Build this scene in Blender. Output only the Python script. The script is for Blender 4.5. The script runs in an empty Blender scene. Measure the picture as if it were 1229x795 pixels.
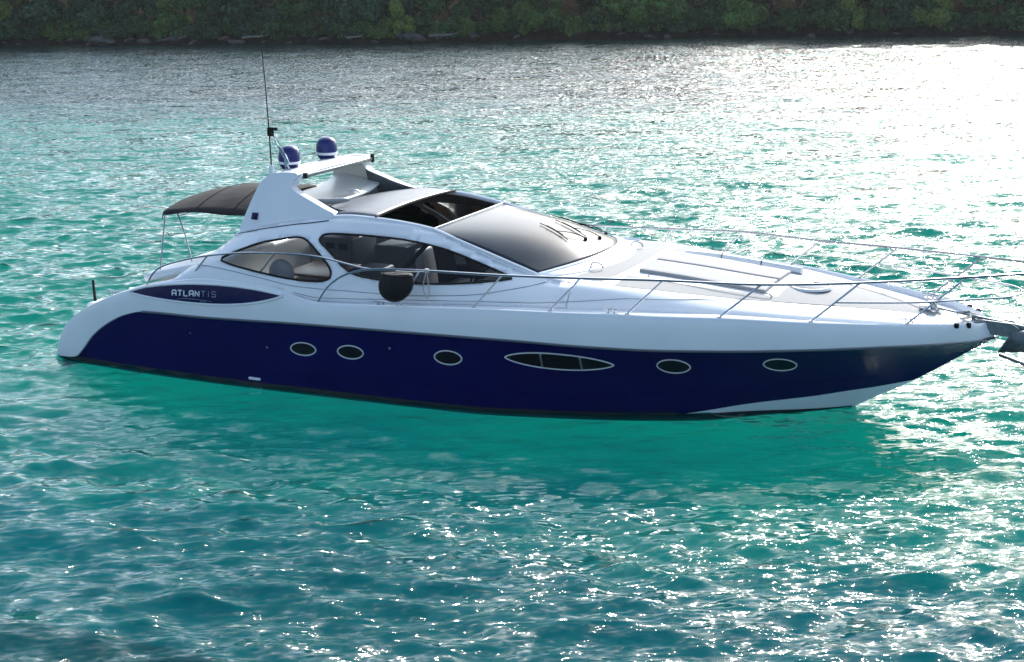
import bpy, bmesh, math, random
import numpy as np
from mathutils import Vector, Matrix
from mathutils.geometry import delaunay_2d_cdt

S = bpy.context.scene
C = S.collection
R = math.radians
random.seed(7); np.random.seed(7)

# ------------------------------------------------------------------ frame of the yacht
# yacht frame: x forward from the stern, -y starboard, z up.  She trims a degree by the bow.
TRIM = math.atan(0.018)
YROT = Matrix.Rotation(TRIM, 4, 'Y')
YMAT = Matrix.Translation((3, 0, 0)) @ YROT @ Matrix.Translation((-3, 0, 0))

# ------------------------------------------------------------------ camera
F, TH, YAW, ROLL = 1800.0, 0.26, -0.44, -0.006
fw = Vector((math.sin(YAW)*math.cos(TH), math.cos(YAW)*math.cos(TH), -math.sin(TH)))
rt = Vector((math.cos(YAW), -math.sin(YAW), 0)); up = rt.cross(fw)
rt, up = math.cos(ROLL)*rt + math.sin(ROLL)*up, -math.sin(ROLL)*rt + math.cos(ROLL)*up
M = Matrix.Identity(4)
for i in range(3):
    M[i][0], M[i][1], M[i][2] = rt[i], up[i], -fw[i]
M.translation = (19.719, -23.63, 7.763)
cd = bpy.data.cameras.new('camera'); cam = bpy.data.objects.new('camera', cd); C.objects.link(cam)
cam.matrix_world = YMAT @ M
cd.sensor_fit = 'HORIZONTAL'; cd.sensor_width = 36; cd.lens = F/1229*36
cd.clip_start = 0.5; cd.clip_end = 3000
S.camera = cam

# ------------------------------------------------------------------ sky, sun, exposure
SUN_AZ, SUN_EL = R(-2), R(30)           # azimuth from +y towards +x
w = bpy.data.worlds.new('World'); S.world = w; w.use_nodes = True
nt = w.node_tree; bg = nt.nodes['Background']
sky = nt.nodes.new('ShaderNodeTexSky'); sky.sky_type = 'NISHITA'; sky.sun_disc = False
sky.sun_elevation = SUN_EL; sky.sun_rotation = SUN_AZ
sky.air_density = 1.0; sky.dust_density = 2.6; sky.ozone_density = 2.2
sd = Vector((math.sin(SUN_AZ)*math.cos(SUN_EL), math.cos(SUN_AZ)*math.cos(SUN_EL), math.sin(SUN_EL)))
N = nt.nodes.new; L = nt.links.new                                    # unseen cirrus veil, added to brighten the far water, strongest towards the sun
tcw = N('ShaderNodeTexCoord'); dp = N('ShaderNodeVectorMath'); dp.operation = 'DOT_PRODUCT'; L(tcw.outputs['Generated'], dp.inputs[0]); dp.inputs[1].default_value = sd
mx = N('ShaderNodeMath'); mx.operation = 'MAXIMUM'; L(dp.outputs['Value'], mx.inputs[0]); mx.inputs[1].default_value = 0
pw = N('ShaderNodeMath'); pw.operation = 'POWER'; L(mx.outputs[0], pw.inputs[0]); pw.inputs[1].default_value = 2.5
cn_ = N('ShaderNodeTexNoise'); cn_.inputs['Scale'].default_value = 5; cn_.inputs['Detail'].default_value = 5; L(tcw.outputs['Generated'], cn_.inputs['Vector'])
cm_ = N('ShaderNodeMapRange'); cm_.inputs[1].default_value = .35; cm_.inputs[2].default_value = .65; cm_.inputs[3].default_value = .45; cm_.inputs[4].default_value = 1; L(cn_.outputs[0], cm_.inputs[0])
ml = N('ShaderNodeMath'); ml.operation = 'MULTIPLY'; L(pw.outputs[0], ml.inputs[0]); L(cm_.outputs[0], ml.inputs[1])
vl = N('ShaderNodeVectorMath'); vl.operation = 'SCALE'; vl.inputs[0].default_value = (6.2, 8.0, 8.8); L(ml.outputs[0], vl.inputs['Scale'])
ad = N('ShaderNodeVectorMath'); L(sky.outputs[0], ad.inputs[0]); L(vl.outputs[0], ad.inputs[1]); L(ad.outputs[0], bg.inputs[0])
bg.inputs[1].default_value = 0.15
sl = bpy.data.lights.new('sun', 'SUN'); sl.energy = 4.2; sl.angle = R(0.5); sl.color = (1, 0.98, 0.95)
sun = bpy.data.objects.new('sun', sl); C.objects.link(sun)
sun.rotation_euler = sd.to_track_quat('Z', 'Y').to_euler(); sun.location = (0, 0, 40)
vs = S.view_settings
vs.view_transform = 'Standard'; vs.look = 'None'; vs.gamma = 1; vs.use_curve_mapping = False
vs.exposure = 0.75
S.cycles.max_bounces = 8; S.cycles.transparent_max_bounces = 16

# ------------------------------------------------------------------ materials
def mat(name, col, rough=0.5, metal=0.0, spec=0.5, bump=0.0, bscale=8.0, var=0.0, vscale=3.0, coat=0.0, stretch=None):
    m = bpy.data.materials.new(name); m.use_nodes = True
    n = m.node_tree; p = n.nodes['Principled BSDF']
    p.inputs['Base Color'].default_value = (*col, 1); p.inputs['Roughness'].default_value = rough
    p.inputs['Metallic'].default_value = metal; p.inputs['Specular IOR Level'].default_value = spec
    p.inputs['Coat Weight'].default_value = coat; p.inputs['Coat Roughness'].default_value = 0.05
    tc = n.nodes.new('ShaderNodeTexCoord'); src = tc.outputs['Object']
    if stretch:
        mp = n.nodes.new('ShaderNodeMapping'); mp.inputs['Scale'].default_value = stretch
        n.links.new(src, mp.inputs[0]); src = mp.outputs[0]
    if var:
        tx = n.nodes.new('ShaderNodeTexNoise'); tx.inputs['Scale'].default_value = vscale
        tx.inputs['Detail'].default_value = 6; n.links.new(src, tx.inputs['Vector'])
        mr = n.nodes.new('ShaderNodeMapRange'); mr.inputs[1].default_value = .3; mr.inputs[2].default_value = .7
        mr.inputs[3].default_value = 1-var; mr.inputs[4].default_value = 1+var*.6
        n.links.new(tx.outputs[0], mr.inputs[0])
        mx = n.nodes.new('ShaderNodeVectorMath'); mx.operation = 'SCALE'
        mx.inputs[0].default_value = col; n.links.new(mr.outputs[0], mx.inputs['Scale'])
        n.links.new(mx.outputs[0], p.inputs['Base Color'])
        m2 = n.nodes.new('ShaderNodeMapRange'); m2.inputs[3].default_value = rough*.85; m2.inputs[4].default_value = min(1, rough*1.2)
        n.links.new(tx.outputs[0], m2.inputs[0]); n.links.new(m2.outputs[0], p.inputs['Roughness'])
    if bump:
        tx = n.nodes.new('ShaderNodeTexNoise'); tx.inputs['Scale'].default_value = bscale
        tx.inputs['Detail'].default_value = 4; n.links.new(src, tx.inputs['Vector'])
        b = n.nodes.new('ShaderNodeBump'); b.inputs['Strength'].default_value = bump; b.inputs['Distance'].default_value = .05
        n.links.new(tx.outputs[0], b.inputs['Height']); n.links.new(b.outputs[0], p.inputs['Normal'])
    return m

GEL = mat('white gelcoat', (.78, .79, .80), .22, var=.04, vscale=1.2, bump=.02, bscale=1.5)
NAVY = mat('navy gelcoat', (.0012, .0028, .070), .2, spec=.08, var=.15, vscale=1.0, bump=.015, bscale=1.2)
NAVYP = mat('navy panel', (.002, .005, .060), .25, spec=.2)
DOME = mat('navy dome', (.006, .012, .11), .28)
BLACKP = mat('black antifouling', (.006, .007, .010), .5, var=.3)
RUB = mat('black rubber', (.01, .01, .011), .8, spec=.2)
NONSKID = mat('grey non-skid deck', (.335, .33, .32), .8, spec=.1, var=.06, vscale=5, bump=.12, bscale=120)
CUSH = mat('pale grey cushion vinyl', (.36, .355, .35), .75, spec=.1, var=.05, vscale=4, bump=.12, bscale=5)
SEAT = mat('cream seat vinyl', (.70, .68, .63), .45, bump=.1, bscale=6)
DSEAT = mat('dark seat fabric', (.018, .016, .016), .7)
DASH = mat('dark dashboard', (.02, .02, .022), .5)
WOOD = mat('interior teak', (.16, .075, .03), .4, var=.35, vscale=4, stretch=(1, 12, 1))
STEEL = mat('stainless steel', (.40, .41, .43), .22, metal=1.0)
DSTEEL = mat('weathered galvanised steel', (.17, .20, .21), .5, metal=.4, var=.3, vscale=12)
CANVAS = mat('charcoal bimini canvas', (.030, .026, .026), .85, var=.12, vscale=6, bump=.35, bscale=3.0, spec=.2)
SOFT = mat('grey sunroof fabric', (.085, .095, .115), .45, var=.08, vscale=3, bump=.22, bscale=1.6, spec=.5)
HTIN = mat('grey headliner', (.10, .105, .11), .8, spec=.2)
CABIN = mat('grey cabin furniture', (.26, .26, .25), .5)
CREAM = mat('cream moulding', (.62, .60, .55), .4)
RIM = mat('polished rim', (.66, .68, .70), .25, spec=.8)
LINER = mat('dark cabin lining', (.055, .055, .06), .8, spec=.2)
ALU = mat('grey aluminium track', (.20, .21, .22), .35, metal=.7)
FEND = mat('black fender cover', (.006, .006, .007), .7, bump=.6, bscale=9, spec=.3)
ROPE = mat('grey rope', (.42, .41, .38), .9)
WHITEP = mat('white paint', (.8, .8, .8), .4)
FLAGC = mat('faded pale flag cloth', (.42, .50, .56), .85)
FLAGB = mat('navy flag cloth', (.012, .02, .07), .85)
def glass(name, tint, rough=.03, ior=1.5):
    m = bpy.data.materials.new(name); m.use_nodes = True; n = m.node_tree; n.nodes.clear()
    o = n.nodes.new('ShaderNodeOutputMaterial'); mx = n.nodes.new('ShaderNodeMixShader')
    t = n.nodes.new('ShaderNodeBsdfTransparent'); t.inputs[0].default_value = (*tint, 1)
    g = n.nodes.new('ShaderNodeBsdfGlossy'); g.inputs['Roughness'].default_value = rough
    fr = n.nodes.new('ShaderNodeFresnel'); fr.inputs[0].default_value = ior
    n.links.new(fr.outputs[0], mx.inputs[0]); n.links.new(t.outputs[0], mx.inputs[1]); n.links.new(g.outputs[0], mx.inputs[2])
    n.links.new(mx.outputs[0], o.inputs[0]); return m
TINT = glass('smoked window glass', (.33, .36, .40), ior=1.36)
CLEAR = glass('light window glass', (.92, .95, .96), ior=1.36)
PORT = mat('dark porthole glass', (.004, .005, .008), .08, spec=.22)
WIND = mat('dark tinted windscreen', (.018, .026, .040), .21, spec=.13, var=.2, vscale=1.5)

# ------------------------------------------------------------------ helpers
def tag(o, label=None, cat=None, group=None, kind=None):
    if label: o['label'] = label
    if cat: o['category'] = cat
    if group: o['group'] = group
    if kind: o['kind'] = kind
    return o
def empty(name, loc=(0, 0, 0)):
    o = bpy.data.objects.new(name, None); C.objects.link(o); o.location = loc; o.empty_display_size = .3; return o
def link(name, me, m, parent=None):
    if m is not None: me.materials.append(m)
    o = bpy.data.objects.new(name, me); C.objects.link(o)
    if parent: o.parent = parent
    return o
class MB:
    def __init__(s): s.v = []; s.f = []
    def add(s, vs, fs):
        k = len(s.v); s.v += [tuple(map(float, p)) for p in vs]; s.f += [tuple(i+k for i in f) for f in fs]; return s
    def grid(s, rows, close=False, flip=False):
        n = len(rows[0]); vs = [p for r in rows for p in r]; fs = []
        for i in range(len(rows)-1):
            for j in range(n if close else n-1):
                a, b = i*n+j, i*n+(j+1) % n
                q = (a, b, b+n, a+n); fs.append(q[::-1] if flip else q)
        return s.add(vs, fs)
    def tube(s, pts, r, n=8, caps=True):
        pts = [Vector(p) for p in pts]; rr = r if isinstance(r, (list, tuple)) else [r]*len(pts)
        rows = []; ref = None
        for i, p in enumerate(pts):
            d = (pts[min(i+1, len(pts)-1)]-pts[max(i-1, 0)]).normalized()
            if ref is None: ref = d.orthogonal().normalized()
            ref = (ref-d*ref.dot(d)).normalized(); b = d.cross(ref)
            rows.append([p+(ref*math.cos(2*math.pi*k/n)+b*math.sin(2*math.pi*k/n))*rr[i] for k in range(n)])
        k0 = len(s.v); s.grid(rows, True)
        if caps:
            s.f.append(tuple(range(k0, k0+n))[::-1]); e = k0+(len(pts)-1)*n; s.f.append(tuple(range(e, e+n)))
        return s
    def ring(s, pts, r, n=6):
        pts = [Vector(p) for p in pts]; N = len(pts); rows = []; ref = None
        for i, p in enumerate(pts):
            d = (pts[(i+1) % N]-pts[i-1]).normalized()
            if ref is None: ref = d.orthogonal().normalized()
            ref = (ref-d*ref.dot(d)).normalized(); b = d.cross(ref)
            rows.append([p+(ref*math.cos(2*math.pi*k/n)+b*math.sin(2*math.pi*k/n))*r for k in range(n)])
        rows.append(rows[0]); return s.grid(rows, True)
    def lathe(s, prof, c=(0, 0, 0), n=24, axis='z'):
        rows = []
        for r, h in prof:
            row = []
            for k in range(n):
                a = 2*math.pi*k/n; p = (r*math.cos(a), r*math.sin(a), h)
                if axis == 'y': p = (p[0], p[2], p[1])
                if axis == 'x': p = (p[2], p[0], p[1])
                row.append((c[0]+p[0], c[1]+p[1], c[2]+p[2]))
            rows.append(row)
        return s.grid(rows, True, flip=True)
    def box(s, a, b):
        x0, y0, z0 = a; x1, y1, z1 = b
        return s.add([(x0, y0, z0), (x1, y0, z0), (x1, y1, z0), (x0, y1, z0), (x0, y0, z1), (x1, y0, z1), (x1, y1, z1), (x0, y1, z1)],
                     [(0, 3, 2, 1), (4, 5, 6, 7), (0, 1, 5, 4), (1, 2, 6, 5), (2, 3, 7, 6), (3, 0, 4, 7)])
    def build(s, name, m, parent=None, smooth=35, bevel=0, solid=0, seg=3, off=-1, subs=0):
        me = bpy.data.meshes.new(name); me.from_pydata(s.v, [], s.f)
        bm = bmesh.new(); bm.from_mesh(me); bmesh.ops.remove_doubles(bm, verts=bm.verts, dist=1e-5)
        bmesh.ops.recalc_face_normals(bm, faces=bm.faces)
        if bevel: bmesh.ops.bevel(bm, geom=[e for e in bm.edges if e.calc_face_angle(0) > .6], offset=bevel, segments=seg, profile=.5, affect='EDGES', clamp_overlap=True)
        bm.to_mesh(me); bm.free()
        if smooth: me.shade_smooth(); me.set_sharp_from_angle(angle=R(smooth))
        o = link(name, me, m, parent)
        if solid:
            q = o.modifiers.new('thickness', 'SOLIDIFY'); q.thickness = solid; q.offset = off; q.use_even_offset = False
        if subs:
            q = o.modifiers.new('smooth', 'SUBSURF'); q.levels = q.render_levels = subs
        return o
def smoothpts(P, k=4):
    P = [Vector(p) for p in P]; out = []
    for i in range(len(P)-1):
        a, b, c, d = P[max(i-1, 0)], P[i], P[i+1], P[min(i+2, len(P)-1)]
        for j in range(k):
            t = j/k; out.append(.5*((2*b)+(c-a)*t+(2*a-5*b+4*c-d)*t*t+(3*b-a-3*c+d)*t**3))
    return out+[P[-1]]
def mirror(pts): return [(p[0], -p[1], p[2]) for p in pts]

# ------------------------------------------------------------------ shape of the yacht (metres, yacht frame)
#SHAPE
def pch(xs, ys):
    xs = np.array(xs, float); ys = np.array(ys, float); h = np.diff(xs); d = np.diff(ys)/h
    m = np.zeros(len(xs)); m[0], m[-1] = d[0], d[-1]
    for i in range(1, len(xs)-1):
        if d[i-1]*d[i] > 0:
            w1, w2 = 2*h[i]+h[i-1], h[i]+2*h[i-1]; m[i] = (w1+w2)/(w1/d[i-1]+w2/d[i])
    def fn(x):
        x = min(max(float(x), xs[0]), xs[-1]); i = min(max(int(np.searchsorted(xs, x))-1, 0), len(xs)-2)
        t = (x-xs[i])/h[i]; a, b = t*t, t*t*t
        return float((2*b-3*a+1)*ys[i]+(b-2*a+t)*h[i]*m[i]+(3*a-2*b)*ys[i+1]+(b-a)*h[i]*m[i+1])
    return fn
zw = lambda x: .018*(x-3)                                            # still water
bg_ = pch([0, .5, 2, 4, 9, 10.45, 11.72, 13.1, 14.41, 15.74, 16.4, 16.7, 16.82], [2.22, 2.33, 2.47, 2.53, 2.6, 2.6, 2.5, 2.16, 1.71, 1.10, .66, .33, .0])
zg = pch([0, .16, .64, 1.28, 2, 2.5, 3, 3.9, 5.0, 6.12, 7.75, 9.1, 10.45, 11.72, 13.1, 14.41, 15.74, 16.57, 16.85], [.16, .45, .86, 1.19, 1.47, 1.61, 1.73, 1.86, 1.86, 1.67, 1.77, 1.87, 1.95, 2.01, 2.02, 1.98, 1.94, 1.89, 1.83])
br = pch([0, .5, 2, 4, 9, 10.45, 11.72, 13.1, 14.41, 15.74, 16.4, 16.75, 16.91], [2.24, 2.36, 2.51, 2.57, 2.65, 2.65, 2.54, 2.20, 1.74, 1.12, .67, .33, .0])
zr = pch([.0, .55, .74, 1.05, 1.5, 1.93, 2.35, 3.63, 5.78, 9.33, 10.2, 12, 13.26, 14.53, 15.75, 16.8, 16.91], [-.05, .03, .19, .51, .82, 1.02, 1.12, 1.16, 1.27, 1.41, 1.44, 1.475, 1.51, 1.56, 1.61, 1.62, 1.60])
bw = pch([0, 2, 3.6, 5, 6.2, 7.65, 9, 10, 11, 12.6, 13.36, 14.27, 14.81], [2.2, 2.42, 2.50, 2.52, 2.50, 2.48, 2.42, 2.22, 1.96, 1.33, .88, .39, .0])
zst = pch([14.0, 14.4, 14.81, 15.73, 16.91], [-.35, -.08, .21, .77, 1.60])    # stem
def lo(x):                                                           # lower edge of the topside
    return (bw(x), min(zw(x), zr(x)-.02)) if x < 14.81 else (0.0, zst(x))
def BH(x, z):                                                        # hull half beam between water and rub rail
    b0, z0 = lo(x); z1 = zr(x); s = (z-z0)/max(z1-z0, 1e-6); s = min(max(s, -.3), 1)
    k = min(max((x-9)/5, 0), 1)
    return b0+(br(x)-.045-b0)*(s if s < 0 else s*(1-.28*k)+.28*k*s*s)
def BB(x, z):                                                        # white band half beam
    s = min(max((z-zr(x))/max(zg(x)-zr(x), 1e-6), 0), 1); return br(x)+(bg_(x)-br(x))*s
wd = pch([0, 5.4, 6.6, 9, 10.5, 14.4, 15.74, 16.4, 16.8], [.02, .05, .30, .36, .40, .40, .36, .30, .22])
def zl(x): return zg(x)-.02-.07*min(max((x-13)/3, 0), 1)
def bl(x): return max(bg_(x)-wd(x), .02)
ub = pch([1.9, 2.2, 3, 3.5, 4, 5, 5.9, 6.7, 7.8, 8.5, 9.25, 9.9, 10.5, 11, 12, 13, 14, 15, 16, 16.6], [2.36, 2.34, 2.26, 2.05, 1.75, 1.62, 1.53, 1.52, 1.43, 1.53, 1.64, 1.75, 1.87, 1.88, 1.73, 1.45, 1.10, .72, .36, .12])
zu = pch([1.9, 2.4, 2.86, 3.17, 3.53, 3.76, 4.0, 4.96, 5.85, 6.3, 6.73, 7.75, 8.5, 9.25, 9.8, 10.3, 11, 12, 13, 14, 15, 16, 16.6], [1.48, 1.59, 1.715, 1.93, 2.18, 2.36, 2.56, 2.83, 2.96, 2.995, 2.985, 2.87, 2.65, 2.43, 2.32, 2.285, 2.27, 2.22, 2.14, 2.07, 2.0, 1.91, 1.85])
def BC(x, z):                                                        # cabin / coachroof side half beam
    z0, z1 = zl(x), max(zu(x), zl(x)+.03); s = min(max((z-z0)/(z1-z0), 0), 1.05); return bl(x)+(ub(x)-bl(x))*s**1.7
def BA(x, z): return 1.72-.42*(z-2.55)                               # radar arch legs
#ENDSHAPE
# ------------------------------------------------------------------ yacht
yacht = empty('motor_yacht'); yacht.matrix_world = YMAT
tag(yacht, 'long navy and white motor yacht at anchor on the turquoise water', 'yacht')
fr = lambda a, b, n: [a+(b-a)*i/(n-1) for i in range(n)]
XS = sorted(set(fr(0, 2.6, 40)+fr(2.6, 14.0, 90)+fr(14.0, 16.5, 50)+fr(16.5, 16.91, 14)))

# --- hull: navy topsides with the dark bottom under them
ws_ = pch([12.33, 13.33, 14.31, 15.03, 15.73], [.175, .357, .496, .612, .774])   # top edge of the white chine strip
def navy_low(x):
    if x < 12.33: return min(zw(x)+.05, zr(x)-.005)
    if x < 15.73: return ws_(x)
    return zst(x)
def side(m, x0, x1, zlo, zhi, B, n, extra=0):
    xs = [x for x in XS if x0 < x < x1]; xs = [x0]+xs+[x1]
    rows = [[(x, -B(x, z)-extra, z) for z in fr(zlo(x), zhi(x), n)] for x in xs]
    m.grid(rows); m.grid([mirror(r) for r in rows])
hull = MB(); side(hull, .55, 16.91, navy_low, zr, BH, 14)
hull = hull.build('hull', NAVY, yacht, smooth=50)
bot = MB()
rows = []
for x in [x for x in XS if x <= 14.79]:
    k = min(1, max(.08, (14.85-x)/2.2))
    b, z = bw(x), min(zw(x)-.0, zr(x)-.02); zt = navy_low(x) if x < 12.33 else zw(x)+.015
    rows.append([(x, -BH(x, zt)-.003, zt), (x, -b-.003, zw(x)-.04*k), (x, -b*.93, zw(x)-.14*k), (x, -b*.5, zw(x)-.26*k), (x, 0, zw(x)-.36*k)])
bot.grid(rows); bot.grid([mirror(r) for r in rows])
bot.f.append(tuple(range(5))); bot.build('bottom_paint', BLACKP, hull, smooth=40)
st = MB(); rows = []
for x in fr(12.33, 15.73, 40):
    zt = ws_(x); zb = zw(x)-.02 if x < 14.81 else zst(x)
    zb = min(zb, zt-.002)
    r = [(x, -(BH(x, z) if x < 14.81 else BH(x, z)), z) for z in fr(zt, zb, 5)]
    bz = zst(x) if x > 14 else zw(x)-.38
    rows.append(r)
st.grid(rows); st.grid([mirror(r) for r in rows])
st.build('chine_strip', GEL, hull, smooth=40)
# faint spray chine pressed into the navy side
ch = MB(); pts = [(x, -BH(x, z)-.002, z) for x in fr(4.5, 15.2, 60) for z in [zw(x)+.30+.35*max(0, (x-9)/6.2)**1.6]]
ch.tube(pts, .012, 6); ch.build('spray_rail', NAVY, hull)

# --- white upper band
band = MB(); rows = []
for x in XS:
    if x > 16.82: x0 = x
    z0, z1 = zr(x), max(zg(x), zr(x)+.02) if x > .3 else max(zg(x), zr(x)+.06)
    r = [(x, -(BH(x, z0) if x > .55 else br(x)-.04), z0-.012)]
    for s in fr(0, 1, 9):
        z = z0+(z1-z0)*s; b = BB(x, z)+.018*math.sin(math.pi*s)
        if s > .99: b -= .012
        r.append((x, -max(b, 0), z))
    r.append((x, -max(bg_(x)-.04, 0), z1+.012)); r.append((x, -max(bg_(x)-.075, 0), z1-.005))
    rows.append(r)
band.grid(rows); band.grid([mirror(r) for r in rows])
# rounded cap of the stem
band.build('topside_band', GEL, yacht, smooth=40)
rub = MB()
for s in (1, -1):
    rub.tube([(x, -s*(br(x)+.006), zr(x)+.004) for x in XS if 2.3 < x < 16.905]+[(16.93, 0, 1.60)], .022, 6)
rub.build('rub_rail', ALU, yacht)
# lower stern corners and transom
tr = MB()
rows = [[(x, -bg_(.3)+.07, min(z, .3))]+[(x, y*(bg_(0.3)-.07), z) for y in fr(-1, 1, 13)]+[(x, bg_(.3)-.07, min(z, .3))] for x, z in [(.10, -.3), (.08, .10), (.10, .30), (.14, .36), (.25, .385), (.9, .40), (1.1, .41), (1.22, .44), (1.48, .95), (1.75, 1.25), (1.95, 1.42), (2.15, 1.53), (3.1, 1.57)]]
tr.grid(rows); tr.build('transom', GEL, yacht, smooth=40)
tk = MB(); tk.grid([[(x, y, .393+.012*(x-.15)/.9+.01) for y in fr(-1.7, 1.7, 9)] for x in fr(.15, 1.05, 6)]); tk.build('platform_deck', WOOD, yacht)
# inner faces of the quarters
cm = MB(); rows = []
for x in fr(.12, 3.6, 40):
    bo, zo = (bg_(x)-.06, zg(x)) if x < 1.95 else (ub(x), zu(x))
    if x >= 1.95:
        t = min((x-1.95)/.25, 1); bo = (bg_(x)-.06)*(1-t)+bo*t; zo = zg(x)*(1-t)+zo*t
    rows.append([(x, -bo, zo), (x, -bo+.03, zo+.012), (x, -bo+.13, zo+.012), (x, -bo+.17, zo-.02), (x, -bo+.2, min(.38, zo-.05) if x < 1.5 else 1.0)])
for q in (rows, [mirror(r) for r in rows]): MB().grid(q).build('cockpit_coaming', GEL, yacht, smooth=50)
# --- decks
dk = MB(); rows = []
for x in [x for x in XS if 3.2 <= x <= 16.7]:
    b0, b1 = bg_(x)-.07, min(bl(x), bg_(x)-.075)
    rows.append([(x, -b0, zg(x)-.008), (x, -b0+.03*(b0-b1)/.4, zl(x)), (x, -b1+.01, zl(x)-.004)])
dk.grid(rows); dk.grid([mirror(r) for r in rows])
rows = [[(x, y*max(bg_(x)-.08, .01), zl(x)-.006) for y in fr(-1, 1, 9)] for x in fr(15.4, 16.78, 14)]
dk.grid(rows); dk.build('side_deck', GEL, yacht, smooth=30)

# --- cabin side with real window openings
W_AFT = [(3.916, 2.182), (4.231, 2.337), (4.674, 2.507), (5.097, 2.594), (5.34, 2.636), (5.49, 2.63), (5.64, 2.574), (5.922, 2.397), (6.14, 2.229), (6.21, 2.122), (6.197, 2.029), (6.064, 1.983), (5.76, 1.985), (5.359, 2.02), (4.793, 2.075), (4.3, 2.122)]
W_MAIN = [(5.801, 2.625), (5.831, 2.692), (5.95, 2.718), (6.171, 2.729), (6.704, 2.735), (7.267, 2.715), (7.697, 2.672), (8.137, 2.605), (8.501, 2.523), (8.82, 2.44), (9.185, 2.345), (9.532, 2.263), (9.264, 2.219), (8.962, 2.18), (8.364, 2.112), (7.855, 2.082), (7.417, 2.079), (7.06, 2.086), (6.741, 2.108), (6.527, 2.158), (6.324, 2.274), (6.07, 2.458), (5.866, 2.57)]
def rnd(poly, it=2):
    for _ in range(it):
        q = []
        for i, a in enumerate(poly):
            b = poly[(i+1) % len(poly)]
            q += [(a[0]*.8+b[0]*.2, a[1]*.8+b[1]*.2), (a[0]*.2+b[0]*.8, a[1]*.2+b[1]*.8)]
        poly = q
    return poly
W_AFT = rnd(W_AFT, 1); W_MAIN = rnd(W_MAIN, 1)
def inside(p, poly):
    c = False; n = len(poly)
    for i in range(n):
        (x0, y0), (x1, y1) = poly[i], poly[i-1]
        if (y0 > p[1]) != (y1 > p[1]) and p[0] < (x1-x0)*(p[1]-y0)/(y1-y0)+x0: c = not c
    return c
def fill(outer, holes, B, step, off=0.0):
    """flat region in (x,z) triangulated and laid on the surface y = -B"""
    vs, es = [], []
    for poly in [outer]+holes:
        k = len(vs); n = len(poly); vs += [Vector(p) for p in poly]; es += [(k+i, k+(i+1) % n) for i in range(n)]
    xs = [p[0] for p in outer]; zs = [p[1] for p in outer]
    x = min(xs)+step
    while x < max(xs):
        z = min(zs)+step*.5
        while z < max(zs):
            if inside((x, z), outer) and not any(inside((x, z), h) for h in holes): vs.append(Vector((x, z)))
            z += step
        x += step
    v, e, f, *_ = delaunay_2d_cdt(vs, es, [], 0, 1e-5)
    F = []
    for t in f:
        c = (sum(v[i].x for i in t)/3, sum(v[i].y for i in t)/3)
        if inside(c, outer) and not any(inside(c, h) for h in holes): F.append(tuple(t))
    return [(p.x, -B(p.x, p.y)-off, p.y) for p in v], F
CX = fr(1.95, 10.6, 110)
outer = [(x, zl(x)-.01 if x > 5.5 else zg(x)-.02) for x in CX]+[(x, max(zu(x), zl(x)+.02)) for x in reversed(CX)]
outer[0] = (1.95, 1.44); outer[-1] = (1.95, 1.50)
cv, cf = fill(outer, [W_AFT, W_MAIN], BC, .10)
cab = MB().add(cv, cf).add(mirror(cv), cf)
cab = cab.build('cabin_side', GEL, yacht, smooth=60, solid=.03)
cab.data.materials.append(LINER); cab.modifiers[0].material_offset = 1
# rounded roof edge that runs down into the windscreen frame
ed = MB()
for s in (1, -1):
    ed.tube([(x, -s*(ub(x)-.035), zu(x)-.012) for x in fr(3.95, 10.35, 60)], .045, 8)
ed.build('roof_edge', GEL, yacht)
gv = MB()
G = [(3.3, 2.02), (3.806, 2.06), (4.819, 1.99), (5.709, 1.885), (6.348, 1.85), (7.544, 1.872), (8.409, 1.94), (9.028, 2.014), (9.4, 2.09), (9.87, 2.193), (10.145, 2.27)]
gz = pch([p[0] for p in G], [p[1] for p in G])
gv.tube([(x, -BC(x, gz(x))-.001, gz(x)) for x in fr(3.4, 10.1, 70)], .006, 5)
gv.build('styling_groove', ALU, cab)
g2 = MB(); g2.tube([(x, -BC(x, zz)-.001, zz) for x in fr(5.6, 14.6, 80) for zz in [zl(x)+(.06 if x < 10 else .06+.10*min(1, (x-10)/1.5))]], .005, 5)
g2.build('coachroof_joint', ALU, cab)
for nm, poly, glassm in (('side_window', W_AFT, CLEAR), ('side_window', W_MAIN, TINT)):
    for s in (1, -1):
        pv, pf = fill(poly, [], BC, .2, -.018)
        if s < 0: pv = mirror(pv)
        g = MB().add(pv, pf).build(nm, glassm, yacht, smooth=60)
        fm = MB(); pts = [(x, -s*(BC(x, z)+.002), z) for x, z in poly]; fm.ring(pts, .019, 6); fm.build('frame', RUB, g)
        if poly is W_MAIN:
            mu = MB(); a = [(7.35, 2.085), (7.75, 2.66)]
            mu.grid([[(x, -s*(BC(x, z)-.010), z), (x+.10, -s*(BC(x+.1, z)-.010), z)] for x, z in [(a[0][0]+(a[1][0]-a[0][0])*t, a[0][1]+(a[1][1]-a[0][1])*t) for t in fr(0, 1, 8)]])
            mu.build('mullion', RUB, g, solid=.012)
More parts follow.
